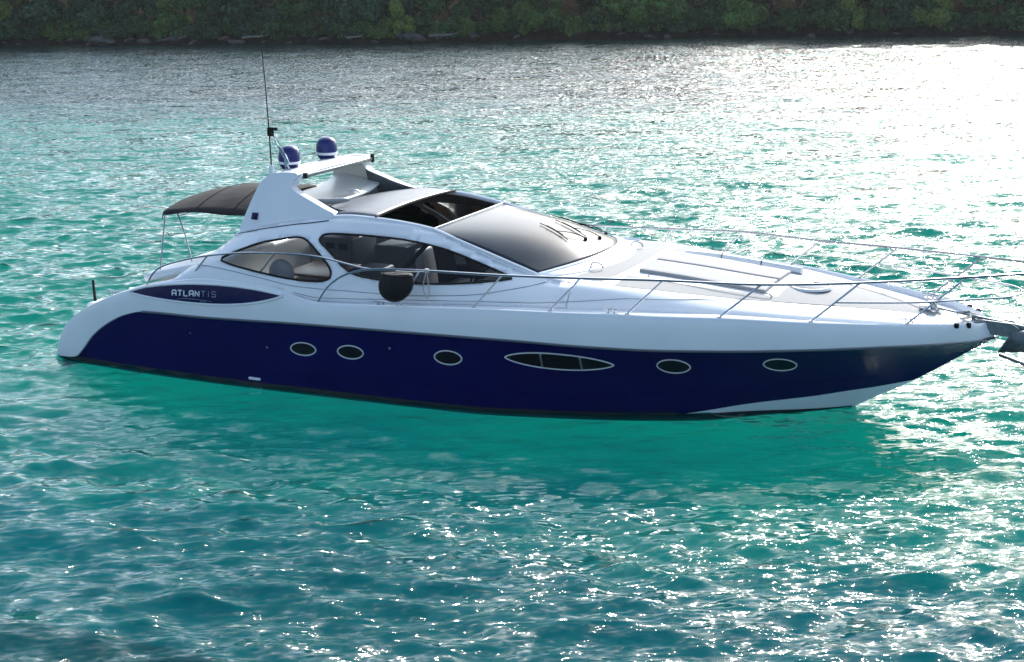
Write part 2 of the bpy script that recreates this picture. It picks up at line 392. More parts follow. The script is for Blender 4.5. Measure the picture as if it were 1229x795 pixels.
# --- coachroof (foredeck house)
def top(x, y):
    b = max(ub(x), .02); t = min(abs(y)/b, 1); return zu(x)+.055*(1-t*t)*min(b, 1.2)
co = MB(); rows = []
for x in fr(10.6, 16.6, 70):
    z0, z1 = zl(x)-.02, zu(x)
    r = [(x, -BC(x, z), z) for z in fr(z0, max(z1-.03, z0+.005), 6)]
    r += [(x, -ub(x)+.015*min(1, ub(x)*4), z1-.008)]
    r += [(x, y*max(ub(x)-.05, .0), top(x, y*max(ub(x)-.05, 0))) for y in fr(-1, 0, 8)]
    rows.append(r+[(p[0], -p[1], p[2]) for p in reversed(r[:-1])])
co.grid(rows)
rows = [[(x, y*(ub(x)-.05), top(x, y*(ub(x)-.05))-.004) for y in fr(-1, 1, 15)] for x in fr(9.75, 10.6, 10)]
co.grid(rows)
co = co.build('coachroof', GEL, yacht, smooth=35)
def patch(x0, x1, y0, y1, dz, nx=24, ny=8):
    """x limits may bend with y (functions of y), y limits with x"""
    f = lambda q: q if callable(q) else (lambda _: q)
    X0, X1, Y0, Y1 = f(x0), f(x1), f(y0), f(y1); rows = []
    for i in range(nx):
        r = []
        for j in range(ny):
            t = i/(nx-1); s = j/(ny-1); xm = X0(0)+(X1(0)-X0(0))*t; y = Y0(xm)+(Y1(xm)-Y0(xm))*s
            x = X0(y)+(X1(y)-X0(y))*t; r.append((x, y, top(x, y)+dz))
        rows.append(r)
    return rows
ns = MB()
ns.grid(patch(lambda y: 10.72-.13*y*y, lambda y: 11.12-.06*y*y, -1.62, 1.62, .004))                      # across, behind the screen
for s in (-1, 1):
    ns.grid(patch(11.22, 13.9, lambda x, s=s: s*1.10*min(1, ub(x)/1.9+.1) if s < 0 else .0+1.10*min(1, ub(x)/1.9+.1), lambda x, s=s: s*(ub(x)-.13), .004))
ns.grid(patch(13.66, 16.1, lambda x: -(ub(x)-.12), lambda x: ub(x)-.12, .004, 24, 12))
ns.build('deck_non_skid', NONSKID, co)
for y0, y1 in ((lambda x: -.80, lambda x: -.035), (lambda x: .035, lambda x: .80)):
    pd = MB(); t_ = patch(11.3, 13.45, y0, y1, .055, 20, 7); b_ = patch(11.3, 13.45, y0, y1, .0, 20, 7)
    n = 7; pd.grid(t_)
    loop = lambda q: q[0]+[r[-1] for r in q[1:]]+q[-1][-2::-1]+[r[0] for r in q[-2:0:-1]]
    pd.grid([loop(t_), loop(b_)], True)
    pd.build('sunpad_cushion', CUSH, yacht, bevel=.02, smooth=50)
gr_ = MB(); gr_.tube(smoothpts([(11.55, -1.0, top(11.55, 1)+.0), (11.62, -1.0, top(11.6, 1)+.05), (12.5, -1.02, top(12.5, 1)+.06), (13.5, -.95, top(13.5, .95)+.06), (13.58, -.94, top(13.6, .94))]), .011, 6); gr_.build('grab_rail', STEEL, yacht)
for s in (1,):
    rl = MB(); big = .04 if s > 0 else .012; a, b = Vector((11.5, s*1.0, top(11.5, 1)+.03)), Vector((13.6, s*.93, top(13.6, .9)+.05))
    P = [a+(b-a)*t for t in fr(0, 1, 24)]; rl.tube([p+Vector((0, s*.03*math.sin(3.14*i/23), .0)) for i, p in enumerate(P)], [.025+big*min(1, i/6) for i in range(24)], 12)
    q = rl.build('rolled_pad_cover', WHITEP, yacht, smooth=60)
    for t in (.32, .66):
        sb = MB(); sb.ring([a+(b-a)*t+Vector((0, math.cos(k)*(.03+big)+s*.025, math.sin(k)*(.03+big))) for k in fr(0, 5.98, 20)], .008, 5)
        sb.build('strap', RUB, q)
hx, hy = 13.98, 0
ht = MB(); ht.lathe([(.0, .045), (.26, .045), (.285, .03), (.285, .0)], (hx, hy, top(hx, 0)), 32); ht = ht.build('deck_hatch', CUSH, yacht)
hr = MB(); hr.lathe([(.285, .0), (.30, .04), (.33, .04), (.345, .0)], (hx, hy, top(hx, 0)), 32); hr.build('hatch_ring', GEL, ht)
for a, b in ((-.16, -.05), (.03, .10)): hd = MB(); hd.box((hx+a, b, top(hx, 0)+.046), (hx+a+.1, b+.03, top(hx, 0)+.07)); hd.build('latch', RUB, ht)

# --- windscreen
def wsurf(u, v):
    k = 1-u*u; b = Vector((9.86+.52*k, 1.70*u, zu(9.86)+.015+.075*k)); t = Vector((7.78+.06*k, 1.41*u, 2.872+.02*k))
    p = b+(t-b)*v; return p+Vector((.22, 0, .16))*math.sin(math.pi*min(v*.92+.06, 1))*(1-abs(u)**3)*.8
WS = MB(); rows = [[wsurf(u, v) for u in fr(-1, 1, 31)] for v in fr(0, 1, 21)]
WS.grid(rows); WS = WS.build('windscreen', WIND, yacht, smooth=80, solid=.02)
wf = MB(); wf.tube([wsurf(u, 0)+Vector((.03, 0, -.01)) for u in fr(-1, 1, 31)], .045, 8); wf.tube([wsurf(u, 1)+Vector((-.01, 0, -.006)) for u in fr(-1, 1, 31)], .017, 8)
for u in (-1, 1): wf.tube([wsurf(u, v)+Vector((0, u*.0, .0)) for v in fr(0, 1, 21)], .026, 8)
wf.build('screen_frame', GEL, WS)
sk = MB(); rows = []
for u in fr(-1, 1, 31):
    p = wsurf(u, 0); k = math.sqrt(max(0, 1-u*u)); q = (p.x+.10+.28*k, p.y*1.02, 0)
    rows.append([(p.x-.02, p.y, p.z-.01), (p.x+.06, p.y*1.01, p.z+.005), (q[0]-.1, q[1], top(q[0]-.1, q[1])+.045), (q[0], q[1], top(q[0], q[1])+.003)])
sk.grid(rows); sk.build('screen_cowl', GEL, WS, smooth=60)
for P0, P1, B0, B1 in (((.03, .20), (-.12, .40), (.02, .56), (-.22, .27)), ((.30, .14), (.20, .36), (.36, .52), (.10, .22)), ((.93, .08), (.84, .34), (.78, .60), (.90, .12))):
    W_ = lambda p, h: wsurf(*p)+Vector((h*.4, 0, h))
    lerp = lambda a, b, t: (a[0]+(b[0]-a[0])*t, a[1]+(b[1]-a[1])*t)
    wp = MB(); wp.tube([W_(lerp(P0, P1, t), .03+.03*math.sin(3.1*t)) for t in fr(0, 1, 8)], [.010]*4+[.007]*4, 6)
    wp.tube([W_(lerp(B0, B1, t), .022) for t in fr(0, 1, 12)], .008, 6); wp.tube([W_(lerp(B0, B1, t), .035) for t in fr(.2, .8, 6)], .006, 5)
    wp.lathe([(.0, .05), (.03, .045), (.035, -.03)], W_(P0, .0), 10); wp.build('wiper', RUB, WS)
for y in (-.95, .95):
    hk = MB(); hz = top(10.62, y)+.03; hk.tube([(10.5, y, hz), (10.52, y, hz+.07), (10.62, y, hz+.09), (10.7, y, hz+.05), (10.72, y, hz)], .016, 6)
    hk.lathe([(.04, 0), (.04, -.03)], (10.5, y, hz), 8); hk.build('deck_light', STEEL, yacht)

# --- soft sunroof between the arch and the screen
def roofz(x, y): return zu(x)+.035+.05*(1-(y/1.5)**2)+.02*math.sin((x-5.3)*2.1)
sr = MB(); rows = []
for i, x in enumerate(fr(5.15, 6.70, 18)):
    b = ub(x)-.03; rows.append([(x-.06*(1-(y)**2)*(i == 0), y*b, roofz(x, y*b)-(.03 if abs(y) > .97 else 0)) for y in fr(-1, 1, 21)])
sr.grid(rows); sr = sr.build('sunroof_canvas', SOFT, yacht, smooth=70, solid=.012)
bt = MB(); bt.tube([(6.715, y*1.5, roofz(6.7, y*1.5)-.012) for y in fr(-1, 1, 15)], .024, 8); bt.build('front_batten', RUB, sr)
fo = MB()
for k, (xo, zo, r) in enumerate(((5.06, .03, .075), (4.93, -.03, .06))):
    fo.tube([(xo+.03*math.sin(y*5+k), y, roofz(5.2, y)+zo+.015*math.sin(y*7+k)) for y in fr(-1.38, 1.38, 24)], [r*(.85+.15*math.sin(i*1.3+k)) for i in range(24)], 10)
fo.build('folded_canvas', CUSH, sr, smooth=70)

# --- radar arch
ARCH = [(3.95, 2.55), (4.082, 3.0), (4.151, 3.213), (4.224, 3.404), (4.30, 3.51), (4.40, 3.585), (4.56, 3.625), (4.78, 3.64), (4.96, 3.64), (5.0, 3.60), (4.93, 3.53), (4.895, 3.46), (4.91, 3.40), (4.993, 3.335), (5.18, 3.265), (5.365, 3.199), (5.55, 3.129), (5.732, 3.064), (5.863, 3.028), (5.896, 2.976), (5.818, 2.925), (5.495, 2.867), (5.22, 2.829), (4.945, 2.782), (4.503, 2.696), (4.226, 2.63)]
ARCH = rnd(ARCH, 2)
for s in (-1, 1):
    aw = MB()
    v1, f1 = fill(ARCH, [], lambda x, z: BA(x, z), .12); v2 = [(p[0], p[1]+.17, p[2]) for p in v1]
    nb = len(ARCH)
    A_ = [(x, -BA(x, z), z) for x, z in ARCH]; B_ = [(x, -BA(x, z)+.17, z) for x, z in ARCH]
    lv = [(p[0], p[1]+.012, p[2]) for p in v2]
    if s < 0: lv = mirror(lv)
    if s < 0: v1, v2, A_, B_ = mirror(v1), mirror(v2), mirror(A_), mirror(B_)
    aw.add(v1, f1); aw.add(v2, f1); aw.grid([A_, B_], True)
    arch = aw.build('radar_arch_leg', GEL, yacht, bevel=.035, smooth=50, seg=4)
    MB().add(lv, f1).build('arch_lining', CREAM, arch, smooth=60)
asm = MB(); asm.tube([(x, -BC(x, zz)-.004, zz) for x, zz in [(3.9, 2.535), (4.226, 2.612), (4.503, 2.68), (4.945, 2.765), (5.22, 2.812), (5.495, 2.85), (5.82, 2.905)]], .010, 6)
asm.build('arch_seam', RUB, arch)
hl = MB()                                                              # inner lining of the hardtop sides
for s in (1, -1):
    rows = [[(x, -s*(BA(x, z)-.19), z) for z in fr(zu(x)+.0, z1, 5)] for x, z1 in zip(fr(4.95, 6.5, 12), [3.36, 3.28, 3.24, 3.19, 3.15, 3.11, 3.07, 3.05, 3.04, 3.03, 3.02, 3.01])]
    MB().grid(rows).build('hardtop_lining', HTIN, yacht, solid=.03)
rp_ = MB(); rows = []
for x, z in ((4.15, 3.02), (4.22, 3.10), (4.45, 3.12), (4.75, 3.08), (5.0, 3.02), (5.2, 2.99)):
    rows.append([(x, y*1.36, z+.16*abs(y)**4) for y in fr(-1, 1, 17)])
rp_.grid(rows); rp_.build('hardtop_rear', CREAM, yacht, smooth=70, solid=.04)
cb = MB(); rows = []
for y in fr(-1.27, 1.27, 31):
    k = 1-(y/1.32)**2; z = 3.575+.03*k-.10*max(0, (abs(y)-1.02)/.25)**2
    rows.append([(4.36, y, z-.06), (4.38, y, z+.0), (4.45, y, z+.03), (4.7, y, z+.045), (4.95, y, z+.045), (5.02, y, z+.02), (5.02, y, z-.06), (4.7, y, z-.09)])
cb.grid(rows, True); cb.f += [tuple(range(8)), tuple(range(30*8, 31*8))]
cb = cb.build('arch_crossbeam', GEL, arch, bevel=.012, smooth=40)
tkr = MB(); tkr.box((5.03, -1.1, 3.54), (5.09, 1.2, 3.60)); tkr.build('canopy_track', ALU, yacht, bevel=.008)
for a, b in (((5.04, 1.2, 3.50), (5.10, 1.26, 3.66)), ((5.035, -1.17, 3.53), (5.10, -1.10, 3.63))): MB().box(a, b).build('track_end', RUB, yacht, bevel=.006)
sq = MB(); sq.add([(x, -BA(x, z)-.012, z) for x, z in ((4.21, 2.81), (4.33, 2.81), (4.33, 2.925), (4.21, 2.925))], [(0, 1, 2, 3)]); sq.build('vent_plate', NAVYP, arch, solid=.02, bevel=.01)
for y in (-.64, .64):
    zb = 3.625
    d = MB(); d.lathe([(.0, .405), (.05, .402), (.10, .388), (.145, .36), (.178, .315), (.196, .26), (.20, .19), (.20, .12)], (4.42, y, zb), 32)
    d = d.build('satellite_dome', DOME, yacht, smooth=60)
    q = MB(); q.lathe([(.20, .12), (.207, .118), (.207, .075), (.20, .072)], (4.42, y, zb), 32); q.build('white_band', GEL, d)
    q = MB(); q.lathe([(.198, .072), (.17, .02), (.13, -.03)], (4.42, y, zb), 32); q.build('dome_base', DOME, d)
an = MB(); an.lathe([(.06, -.12), (.055, -.03), (.042, .10), (.03, .115)], (4.40, -1.2, 3.63), 14); an.lathe([(.03, .115), (0, .116)], (4.40, -1.2, 3.63), 14)
an = an.build('antenna', GEL, yacht)
q = MB(); q.tube([(4.40, -1.2, 3.72), (4.385, -1.2, 4.4), (4.35, -1.2, 5.2), (4.30, -1.2, 6.0)], [.014, .012, .009, .006], 6); q.build('whip', RUB, an)
fl = MB(); fl.box((4.36, -1.23, 4.26), (4.42, -1.17, 4.42)); fl.box((4.42, -1.22, 4.37), (4.56, -1.18, 4.42)); fl.box((4.43, -1.21, 4.26), (4.48, -1.19, 4.37)); fl.build('masthead_light', RUB, yacht, bevel=.006)
fg = MB()
fg.grid([[(4.46+.30*t+.05*math.sin(t*6+j)*s_+.17*s_*(.4+t*.4)-.0, -1.19+.03*math.sin(j*1.7+t*5), 4.26-.52*t-.10*s_) for j, s_ in enumerate(fr(0, 1, 7))] for t in fr(0, 1, 12)])
fg.v = [(x-.06 if z < 3.8 else x, y, z) for x, y, z in fg.v]
fg = fg.build('flag', FLAGC, yacht, smooth=80, solid=.006)
hy_ = MB(); hy_.tube([(4.40, -1.19, 4.26), (4.52, -1.19, 3.95), (4.60, -1.19, 3.66)], .006, 5); hy_.tube([(4.47, -1.19, 4.28), (4.66, -1.19, 4.03), (4.70, -1.19, 3.66)], .006, 5); hy_.build('halyard', ROPE, fg)

# --- bimini over the cockpit
def bim(x, y):
    t = (x-2.0)/2.35; e = y/1.28
    return 2.75+.33*(1-e*e)*(.55+.45*math.sin(math.pi*min(max(t, 0), 1)*.55))+.10*math.sin(math.pi*min(t, 1)*.8)-.01*(1-t)**4
bi = MB(); rows = []
for x in fr(1.98, 4.35, 22):
    r = [(x, y*1.28, bim(x, y*1.28)+.012*math.sin(x*9+y*4)*(1-y*y)) for y in fr(-1, 1, 23)]
    sag = .06+.02*math.sin(x*4.2)
    r = [(x, -1.30, r[0][2]-sag), (x, -1.295, r[0][2]-.03)]+r+[(x, 1.295, r[-1][2]-.03), (x, 1.30, r[-1][2]-sag)]
    rows.append(r)
aft = [(p[0]-.02, p[1], p[2]-.07) for p in rows[0]]
bi.grid([aft]+rows); bi = bi.build('bimini_top', CANVAS, yacht, smooth=80, solid=.012)
sm = MB()
for xx in (2.72, 3.55): sm.tube([(xx, y, bim(xx, y)+.012) for y in fr(-1.27, 1.27, 23)], .008, 5)
sm.build('seam', RUB, bi)
bp = MB()
for s in (1, -1):
    bp.tube([(2.02, s*1.28, 2.70), (2.08, s*1.5, 2.1), (2.16, s*1.75, 1.56)], .014, 8)
    bp.tube([(2.30, s*1.27, 2.72), (2.62, s*1.5, 2.40), (3.05, s*1.9, 2.0)], .014, 8)
    bp.tube([(2.72, s*1.27, 2.80), (2.30, s*1.27, 2.66)], .012, 8)
bp.tube([(2.02, y, bim(2.02, y)-.03) for y in fr(-1.28, 1.28, 15)], .013, 8)
bp.build('bimini_frame', STEEL, yacht)

# --- navy name plate with its lettering
PLATE = [(1.997, 1.451), (2.36, 1.576), (2.745, 1.656), (3.058, 1.707), (3.489, 1.760), (3.97, 1.795), (4.441, 1.806), (4.904, 1.795), (5.245, 1.768), (5.481, 1.742), (5.299, 1.671), (5.014, 1.585), (4.667, 1.512), (4.257, 1.455), (3.84, 1.422), (3.417, 1.407), (2.987, 1.405), (2.548, 1.415)]
PLATE = rnd(PLATE, 1); PB = lambda x, z: BB(x, min(z, zg(x)))+.022*math.sin(math.pi*min(max((z-zr(x))/(zg(x)-zr(x)), 0), 1))
pv, pf = fill(PLATE, [], PB, .12, .014)
pl = MB().add(pv, pf).build('name_plate', NAVYP, yacht, smooth=60)
q = MB(); q.ring([(x, -PB(x, z)-.004, z-.004) for x, z in PLATE], .024, 8); q.build('plate_moulding', GEL, pl)
A_ = [[(0, 0), (0, .8), (.15, 1), (.85, 1), (1, .8), (1, 0)], [(0, .42), (1, .42)]]
GL = {'A': A_, 'T': [[(0, 1), (1, 1)], [(.5, 1), (.5, 0)]], 'L': [[(.05, 1), (.05, 0), (1, 0)]],
      'N': [[(0, 0), (0, 1), (1, 0), (1, 1)]], 'I': [[(.5, 0), (.5, 1)]], 'S': [[(1, .85), (.85, 1), (.15, 1), (0, .85), (0, .62), (.15, .5), (.85, .5), (1, .38), (1, .15), (.85, 0), (.15, 0), (0, .15)]],
      '5': [[(1, 1), (0, 1), (0, .55), (.8, .55), (1, .4), (1, .15), (.8, 0), (0, 0)]]}
def letters(text, x, z, slope, w_, h_, gap, rad, mb):
    for c in text:
        for st_ in GL[c]:
            P = []
            for (u0, v0), (u1, v1) in zip(st_, st_[1:]): P += [(u0+(u1-u0)*t, v0+(v1-v0)*t) for t in (0, .5)]
            P.append(st_[-1]); pts = []
            for u_, v_ in P:
                X = x+u_*w_; Z = z+(X-3.064)*slope+v_*h_; pts.append((X, -PB(X, Z)-.016, Z))
            mb.tube(pts, rad, 6)
        x += w_+gap
    return x
LET = mat('white lettering', (.75, .77, .80), .4); LET2 = mat('pale grey lettering', (.34, .38, .44), .4); LET3 = mat('faint blue grey lettering', (.12, .18, .24), .4)
q = MB(); xe = letters('ATLAN', 3.075, 1.505, .069, .085, .095, .044, .0125, q); q.build('lettering', LET, pl)
q = MB(); q.tube([(x, -PB(x, z)-.016, z) for x, z in [(3.18, 1.452), (3.35, 1.478), (3.55, 1.488), (3.75, 1.488), (3.95, 1.482)]], [.003, .006, .006, .005, .003], 5)

xx_ = xe+.005
for ch_ in 'TIS':
    l_ = MB(); xx_ = letters(ch_, xx_, 1.505, .069, .085, .095, .03, .0055, l_); l_.build('lettering', LET2, pl)
q.build('plate_underline', LET3, pl); q = MB()
letters('55', 3.70, 1.505-.135, .069, .05, .055, .018, .004, q); q.build('lettering', LET3, pl)

# --- portholes
for x, z, rx, rz in [(5.798, .811, .258, .114), (6.752, .864, .256, .118), (8.629, .986, .253, .121), (10.562, 1.119, .905, .144), (12.383, 1.16, .244, .135), (13.926, 1.21, .235, .131)]:
    big = rx > .5
    po = []
    for k in range(48):
        a = 2*math.pi*k/48; cx_, sx_ = math.cos(a), math.sin(a)
        e = .88 if not big else 1.0
        po.append((x+rx*math.copysign(abs(cx_)**.95, cx_), z+rz*math.copysign(abs(sx_)**(1.12 if not big else 1.35), sx_)+(.012*cx_ if x < 12 else 0)))
    pv, pf = fill(po, [], BH, .12, .004); g = MB().add(pv, pf).build('porthole', PORT, yacht, smooth=60)
    fm = MB(); fm.ring([(a, -BH(a, b)-.005, b) for a, b in po], .011, 6); fm.build('rim', RIM, g)
    if big:
        for mx_ in (-.33, .40):
            mu = MB(); mu.grid([[(x+rx*mx_+d, -BH(x+rx*mx_+d, z+q_)-.009, z+q_) for d in (0, .035)] for q_ in fr(-rz*.84, rz*.84, 4)]); mu.build('mullion', ALU, g, solid=.006)
for x, z, r in [(3.385, .827, .018), (5.046, .757, .020), (7.535, 1.028, .024)]:
    q = MB(); q.lathe([(0, 0), (r, 0), (r, .02)], (x, -BH(x, z)-.012, z), 12, 'y'); q.build('through_hull', STEEL, hull)
q = MB(); q.box((4.62, -BH(4.73, .14)-.03, .12), (4.86, -BH(4.73, .14)+.04, .165)); q.build('exhaust_outlet', GEL, hull, bevel=.012)

# --- steel rails
RT = [(6.12, -2.52, 1.68), (6.30, -2.50, 1.94), (6.55, -2.45, 2.14), (6.83, -2.40, 2.25), (7.2, -2.35, 2.31), (8.0, -2.31, 2.35), (9.5, -2.29, 2.40), (10.84, -2.22, 2.46), (12.19, -2.13, 2.53), (13.67, -1.84, 2.54), (15.08, -1.42, 2.61), (16.54, -.80, 2.70), (17.15, -.52, 2.74), (17.55, -.26, 2.76), (17.66, 0, 2.765)]
rail = smoothpts(RT); pr = MB(); pr.tube(rail+[Vector((p.x, -p.y, p.z)) for p in reversed(rail[:-1])], .020, 8)
mid = smoothpts([(14.75, -1.50, 2.29), (15.8, -1.13, 2.31), (16.6, -.70, 2.34), (17.1, -.40, 2.36), (17.32, 0, 2.365)])
pr.tube(mid+[Vector((p.x, -p.y, p.z)) for p in reversed(mid[:-1])], .015, 8)
pr = pr.build('guard_rail', STEEL, yacht)
BASE = [(7.72, -2.53, 1.78), (9.1, -2.53, 1.88), (10.45, -2.53, 1.965), (11.72, -2.44, 2.02), (13.1, -2.10, 2.03), (14.41, -1.65, 1.99), (15.74, -1.04, 1.95)]
TOPS = [(8.0, -2.31, 2.35), (9.5, -2.29, 2.40), (10.84, -2.22, 2.46), (12.19, -2.13, 2.53), (13.67, -1.84, 2.54), (15.08, -1.42, 2.61), (16.54, -.80, 2.70)]
for s in (1, -1):
    for a, b in zip(BASE, TOPS):
        q = MB(); q.tube([(a[0], s*a[1], a[2]), (b[0], s*b[1], b[2])], .0165, 8); q.lathe([(.0, .02), (.03, .02), (.036, -.01)], (a[0], s*a[1], a[2]), 10); q.build('stanchion', STEEL, pr)
    q = MB(); q.tube([(x, s*y, z) for x, y, z in smoothpts([(2.36, -2.38, 1.56), (2.50, -2.36, 1.80), (2.72, -2.34, 1.96), (3.11, -2.3, 2.09), (3.65, -2.28, 2.22), (4.42, -2.28, 2.34), (5.16, -2.3, 2.40), (5.65, -2.3, 2.42), (6.15, -2.3, 2.40), (6.83, -2.33, 2.31), (7.15, -2.35, 2.30)])], .017, 8)
    for a, b in (((3.35, -2.40, 1.80), (3.68, -2.28, 2.22)), ((4.72, -2.42, 1.86), (5.12, -2.3, 2.395))): q.tube([(a[0], s*a[1], a[2]), (b[0], s*b[1], b[2])], .016, 8)
    q.build('aft_rail', STEEL, yacht)
# aft sunpad, backrest and white stern pulpit
ap = MB(); rows = [[(x, y, 1.64+.06*(1-(y/2.05)**6)+.36*min(max((x-2.0)/1.45, 0), 1)) for y in fr(-1.98, 1.98, 17)] for x in fr(1.98, 3.45, 12)]; ap.grid(rows)
ap.build('aft_sunpad', WHITEP, yacht, solid=.12, bevel=.03)
bk = MB(); bk.box((3.44, -1.80, 1.2), (3.60, 1.80, 2.03)); bk.build('sunpad_backrest', GEL, yacht, bevel=.07, seg=4)
sp = MB(); sp.tube(smoothpts([(2.1, 2.2, 1.60), (1.95, 2.15, 1.83), (2.05, 2.05, 1.98), (2.4, 2.12, 2.05), (3.2, 2.24, 2.12), (4.2, 2.28, 2.28)]), .02, 8)
sp.tube(smoothpts([(1.95, 2.15, 1.83), (2.0, 1.2, 1.82), (2.3, .4, 1.68)]), .014, 8); sp.build('stern_pulpit', WHITEP, yacht)
for y in (-1.05,):
    q = MB(); q.tube([(.42, y-.5, .92), (.40, y-.5, 1.33)], [.03, .024], 8); q.build('mooring_post', RUB, yacht)
q = MB(); q.box((.36, -1.75, .41), (.62, -1.3, .92)); q.build('platform_locker', GEL, yacht, bevel=.05)
def cleat(x, y, z, yaw=0):
    q = MB(); q.tube([(-.16, 0, .055), (-.08, 0, .065), (.08, 0, .065), (.16, 0, .055)], [.010, .016, .016, .010], 8)
    for d in (-.05, .05): q.tube([(d, 0, 0), (d, 0, .06)], .014, 8)
    q.box((-.09, -.03, -.012), (.09, .03, .006)); o = q.build('cleat', STEEL, yacht); o.location = (x, y, z); o.rotation_euler.z = yaw
for s in (1, -1):
    cleat(11.45, s*-2.42, 2.0, -.1*s); cleat(7.35, s*-2.50, 1.735); cleat(15.75, s*-.90, 1.93, .35*s); cleat(1.55, s*-2.3, 1.31)
for s in (1, -1):
    for x in (16.42, 16.58):
        q = MB(); q.box((x-.035, s*bg_(x)-.03, zg(x)-.045), (x+.035, s*bg_(x)+.03, zg(x)+.035)); q.build('fairlead', RUB, yacht, bevel=.01)
wl_ = MB(); wl_.lathe([(.10, 0), (.10, .05), (.07, .07), (.06, .12), (.08, .15), (.08, .17), (0, .175)], (15.95, 0, top(15.95, 0)-.01), 16); wl_.box((15.75, -.09, top(15.9, 0)-.02), (15.93, .09, top(15.9, 0)+.09)); wl_.build('windlass', STEEL, yacht, bevel=.004)
cn = MB(); cn.tube([(16.02, .0, top(16, 0)+.06), (16.45, 0, 1.93), (16.7, 0, 1.90), (16.95, 0, 1.87)], .016, 6); cn.build('anchor_chain', DSTEEL, yacht)
rp = MB(); rp.tube(smoothpts([(16.3, .15, 1.9), (16.45, .05, 1.96), (16.55, -.12, 1.93), (16.4, -.2, 1.9), (16.62, .1, 1.92), (16.5, .2, 1.9)]), .018, 6); rp.build('coiled_line', ROPE, yacht)
ro = MB()
for y in (-.085, .085): ro.add([(16.62, y, 1.80), (16.62, y, 1.90), (17.15, y, 1.88), (17.32, y, 1.78), (17.28, y, 1.66), (16.85, y, 1.68)], [(0, 1, 2, 3, 4, 5)])
ro.grid([[(16.62, y, 1.80), (16.9, y, 1.70), (17.28, y, 1.66)] for y in (-.085, .085)])
ro.build('bow_roller', DSTEEL, yacht, solid=.016, smooth=0)
q = MB(); q.lathe([(.0, -.07), (.05, -.07), (.035, 0), (.05, .07), (0, .07)], (17.22, 0, 1.77), 14, 'y'); q.build('roller_wheel', RUB, yacht)

# --- cabin and cockpit inside
fl_ = MB(); fl_.box((3.1, -2.1, .85), (9.9, 2.1, .95)); fl_.build('cabin_sole', WOOD, yacht)
pt = MB(); pt.box((3.05, -2.05, .9), (3.2, 2.05, 1.56)); pt.build('cockpit_bulkhead', GEL, yacht, bevel=.03)
db = MB(); rows = [[(x, y*(ub(x)*.97 if x > 8 else 1.6), z) for y in fr(-1, 1, 9)] for x, z in [(8.45, .95), (8.45, 1.75), (8.6, 2.02), (8.75, 2.10), (9.0, 2.12), (9.3, 2.14), (9.75, 2.22)]]
db.grid(rows); db.build('dashboard', DASH, yacht, smooth=30)
q = MB(); q.ring([(8.30+.10*math.sin(a), -.75+.2*math.cos(a), 2.0+.17*math.sin(a)) for a in fr(0, 5.98, 24)], .016, 6)
for a in (0.5, 2.6, 4.7): q.tube([(8.33, -.75, 2.0), (8.30+.10*math.sin(a), -.75+.2*math.cos(a), 2.0+.17*math.sin(a))], .011, 5)
q.tube([(8.33, -.75, 2.0), (8.6, -.75, 1.85)], .03, 8); q.build('steering_wheel', RUB, yacht)
def seat(name, x, y, zs, h, wd_, m, tilt=.12):
    q = MB(); q.box((x-.25, y-wd_, zs-.14), (x+.3, y+wd_, zs)); o = q.build(name, m, yacht, bevel=.05, seg=4)
    b = MB(); b.grid([[(x-.25-tilt*t*h-.10, y-wd_*(1-.25*t*t), zs+h*t), (x-.25-tilt*t*h+.05, y-wd_*(1-.25*t*t), zs+h*t), (x-.25-tilt*t*h+.05, y+wd_*(1-.25*t*t), zs+h*t), (x-.25-tilt*t*h-.10, y+wd_*(1-.25*t*t), zs+h*t)] for t in fr(0, 1, 7)], True)
    n = len(b.v); b.f += [(0, 1, 2, 3), (n-4, n-3, n-2, n-1)]; b.build('backrest', m, o, bevel=.04, seg=4, smooth=50)
    p = MB(); p.box((x-.15, y-.12, .95), (x+.15, y+.12, zs-.14)); p.build('pedestal', DASH, o)
seat('helm_seat', 7.65, -.85, 1.62, .78, .28, SEAT)
seat('helm_seat', 7.55, .1, 1.62, .92, .30, DSEAT, .2); seat('helm_seat', 7.75, .95, 1.62, .86, .32, DSEAT, .28)
so = MB()
so.box((3.6, -1.95, .95), (5.3, -1.4, 1.42)); so.box((3.6, -1.4, .95), (4.1, 1.4, 1.42))
so.build('cockpit_sofa', SEAT, yacht, bevel=.06, seg=4)
for a, b in (((3.65, -1.98, 1.42), (5.3, -1.86, 1.75)),): MB().box(a, b).build('sofa_backrest', SEAT, yacht, bevel=.07, seg=4)
cu = MB(); cu.lathe([(0, -.11), (.16, -.10), (.24, -.05), (.26, 0), (.24, .05), (.16, .10), (0, .11)], (4.75, -1.55, 1.86), 20, 'y'); cu.build('round_cushion', CUSH, yacht)
ta = MB(); ta.box((4.2, -.7, 1.60), (5.2, .5, 1.65)); ta.box((4.6, -.15, .95), (4.8, .05, 1.60)); ta.build('cockpit_table', WOOD, yacht, bevel=.015)
wb = MB(); wb.box((3.75, .9, .95), (4.75, 1.85, 2.02)); wb = wb.build('wet_bar', CABIN, yacht, bevel=.04)
for x in (4.15, 4.45): MB().box((x, .885, 1.80), (x+.2, .90, 1.92)).build('switch_panel', DASH, wb)
si = MB(); si.box((5.3, .8, .95), (6.0, 1.85, 1.98)); si.build('galley_cabinet', CABIN, yacht, bevel=.04)
cb2 = MB(); cb2.box((6.35, -1.55, 1.2), (6.85, -1.1, 2.12)); cb2.build('console_box', CABIN, yacht, bevel=.06)
ln = MB(); ln.tube(smoothpts([(4.75, -1.1, 2.85), (4.95, -1.08, 3.02), (5.3, -1.0, 3.10), (5.75, -.75, 3.13)]), [.02, .06]+[.075]*3+[.07]*4+[.055]*2+[.04, .012], 10); ln.build('roof_bolster', CUSH, yacht, smooth=70)
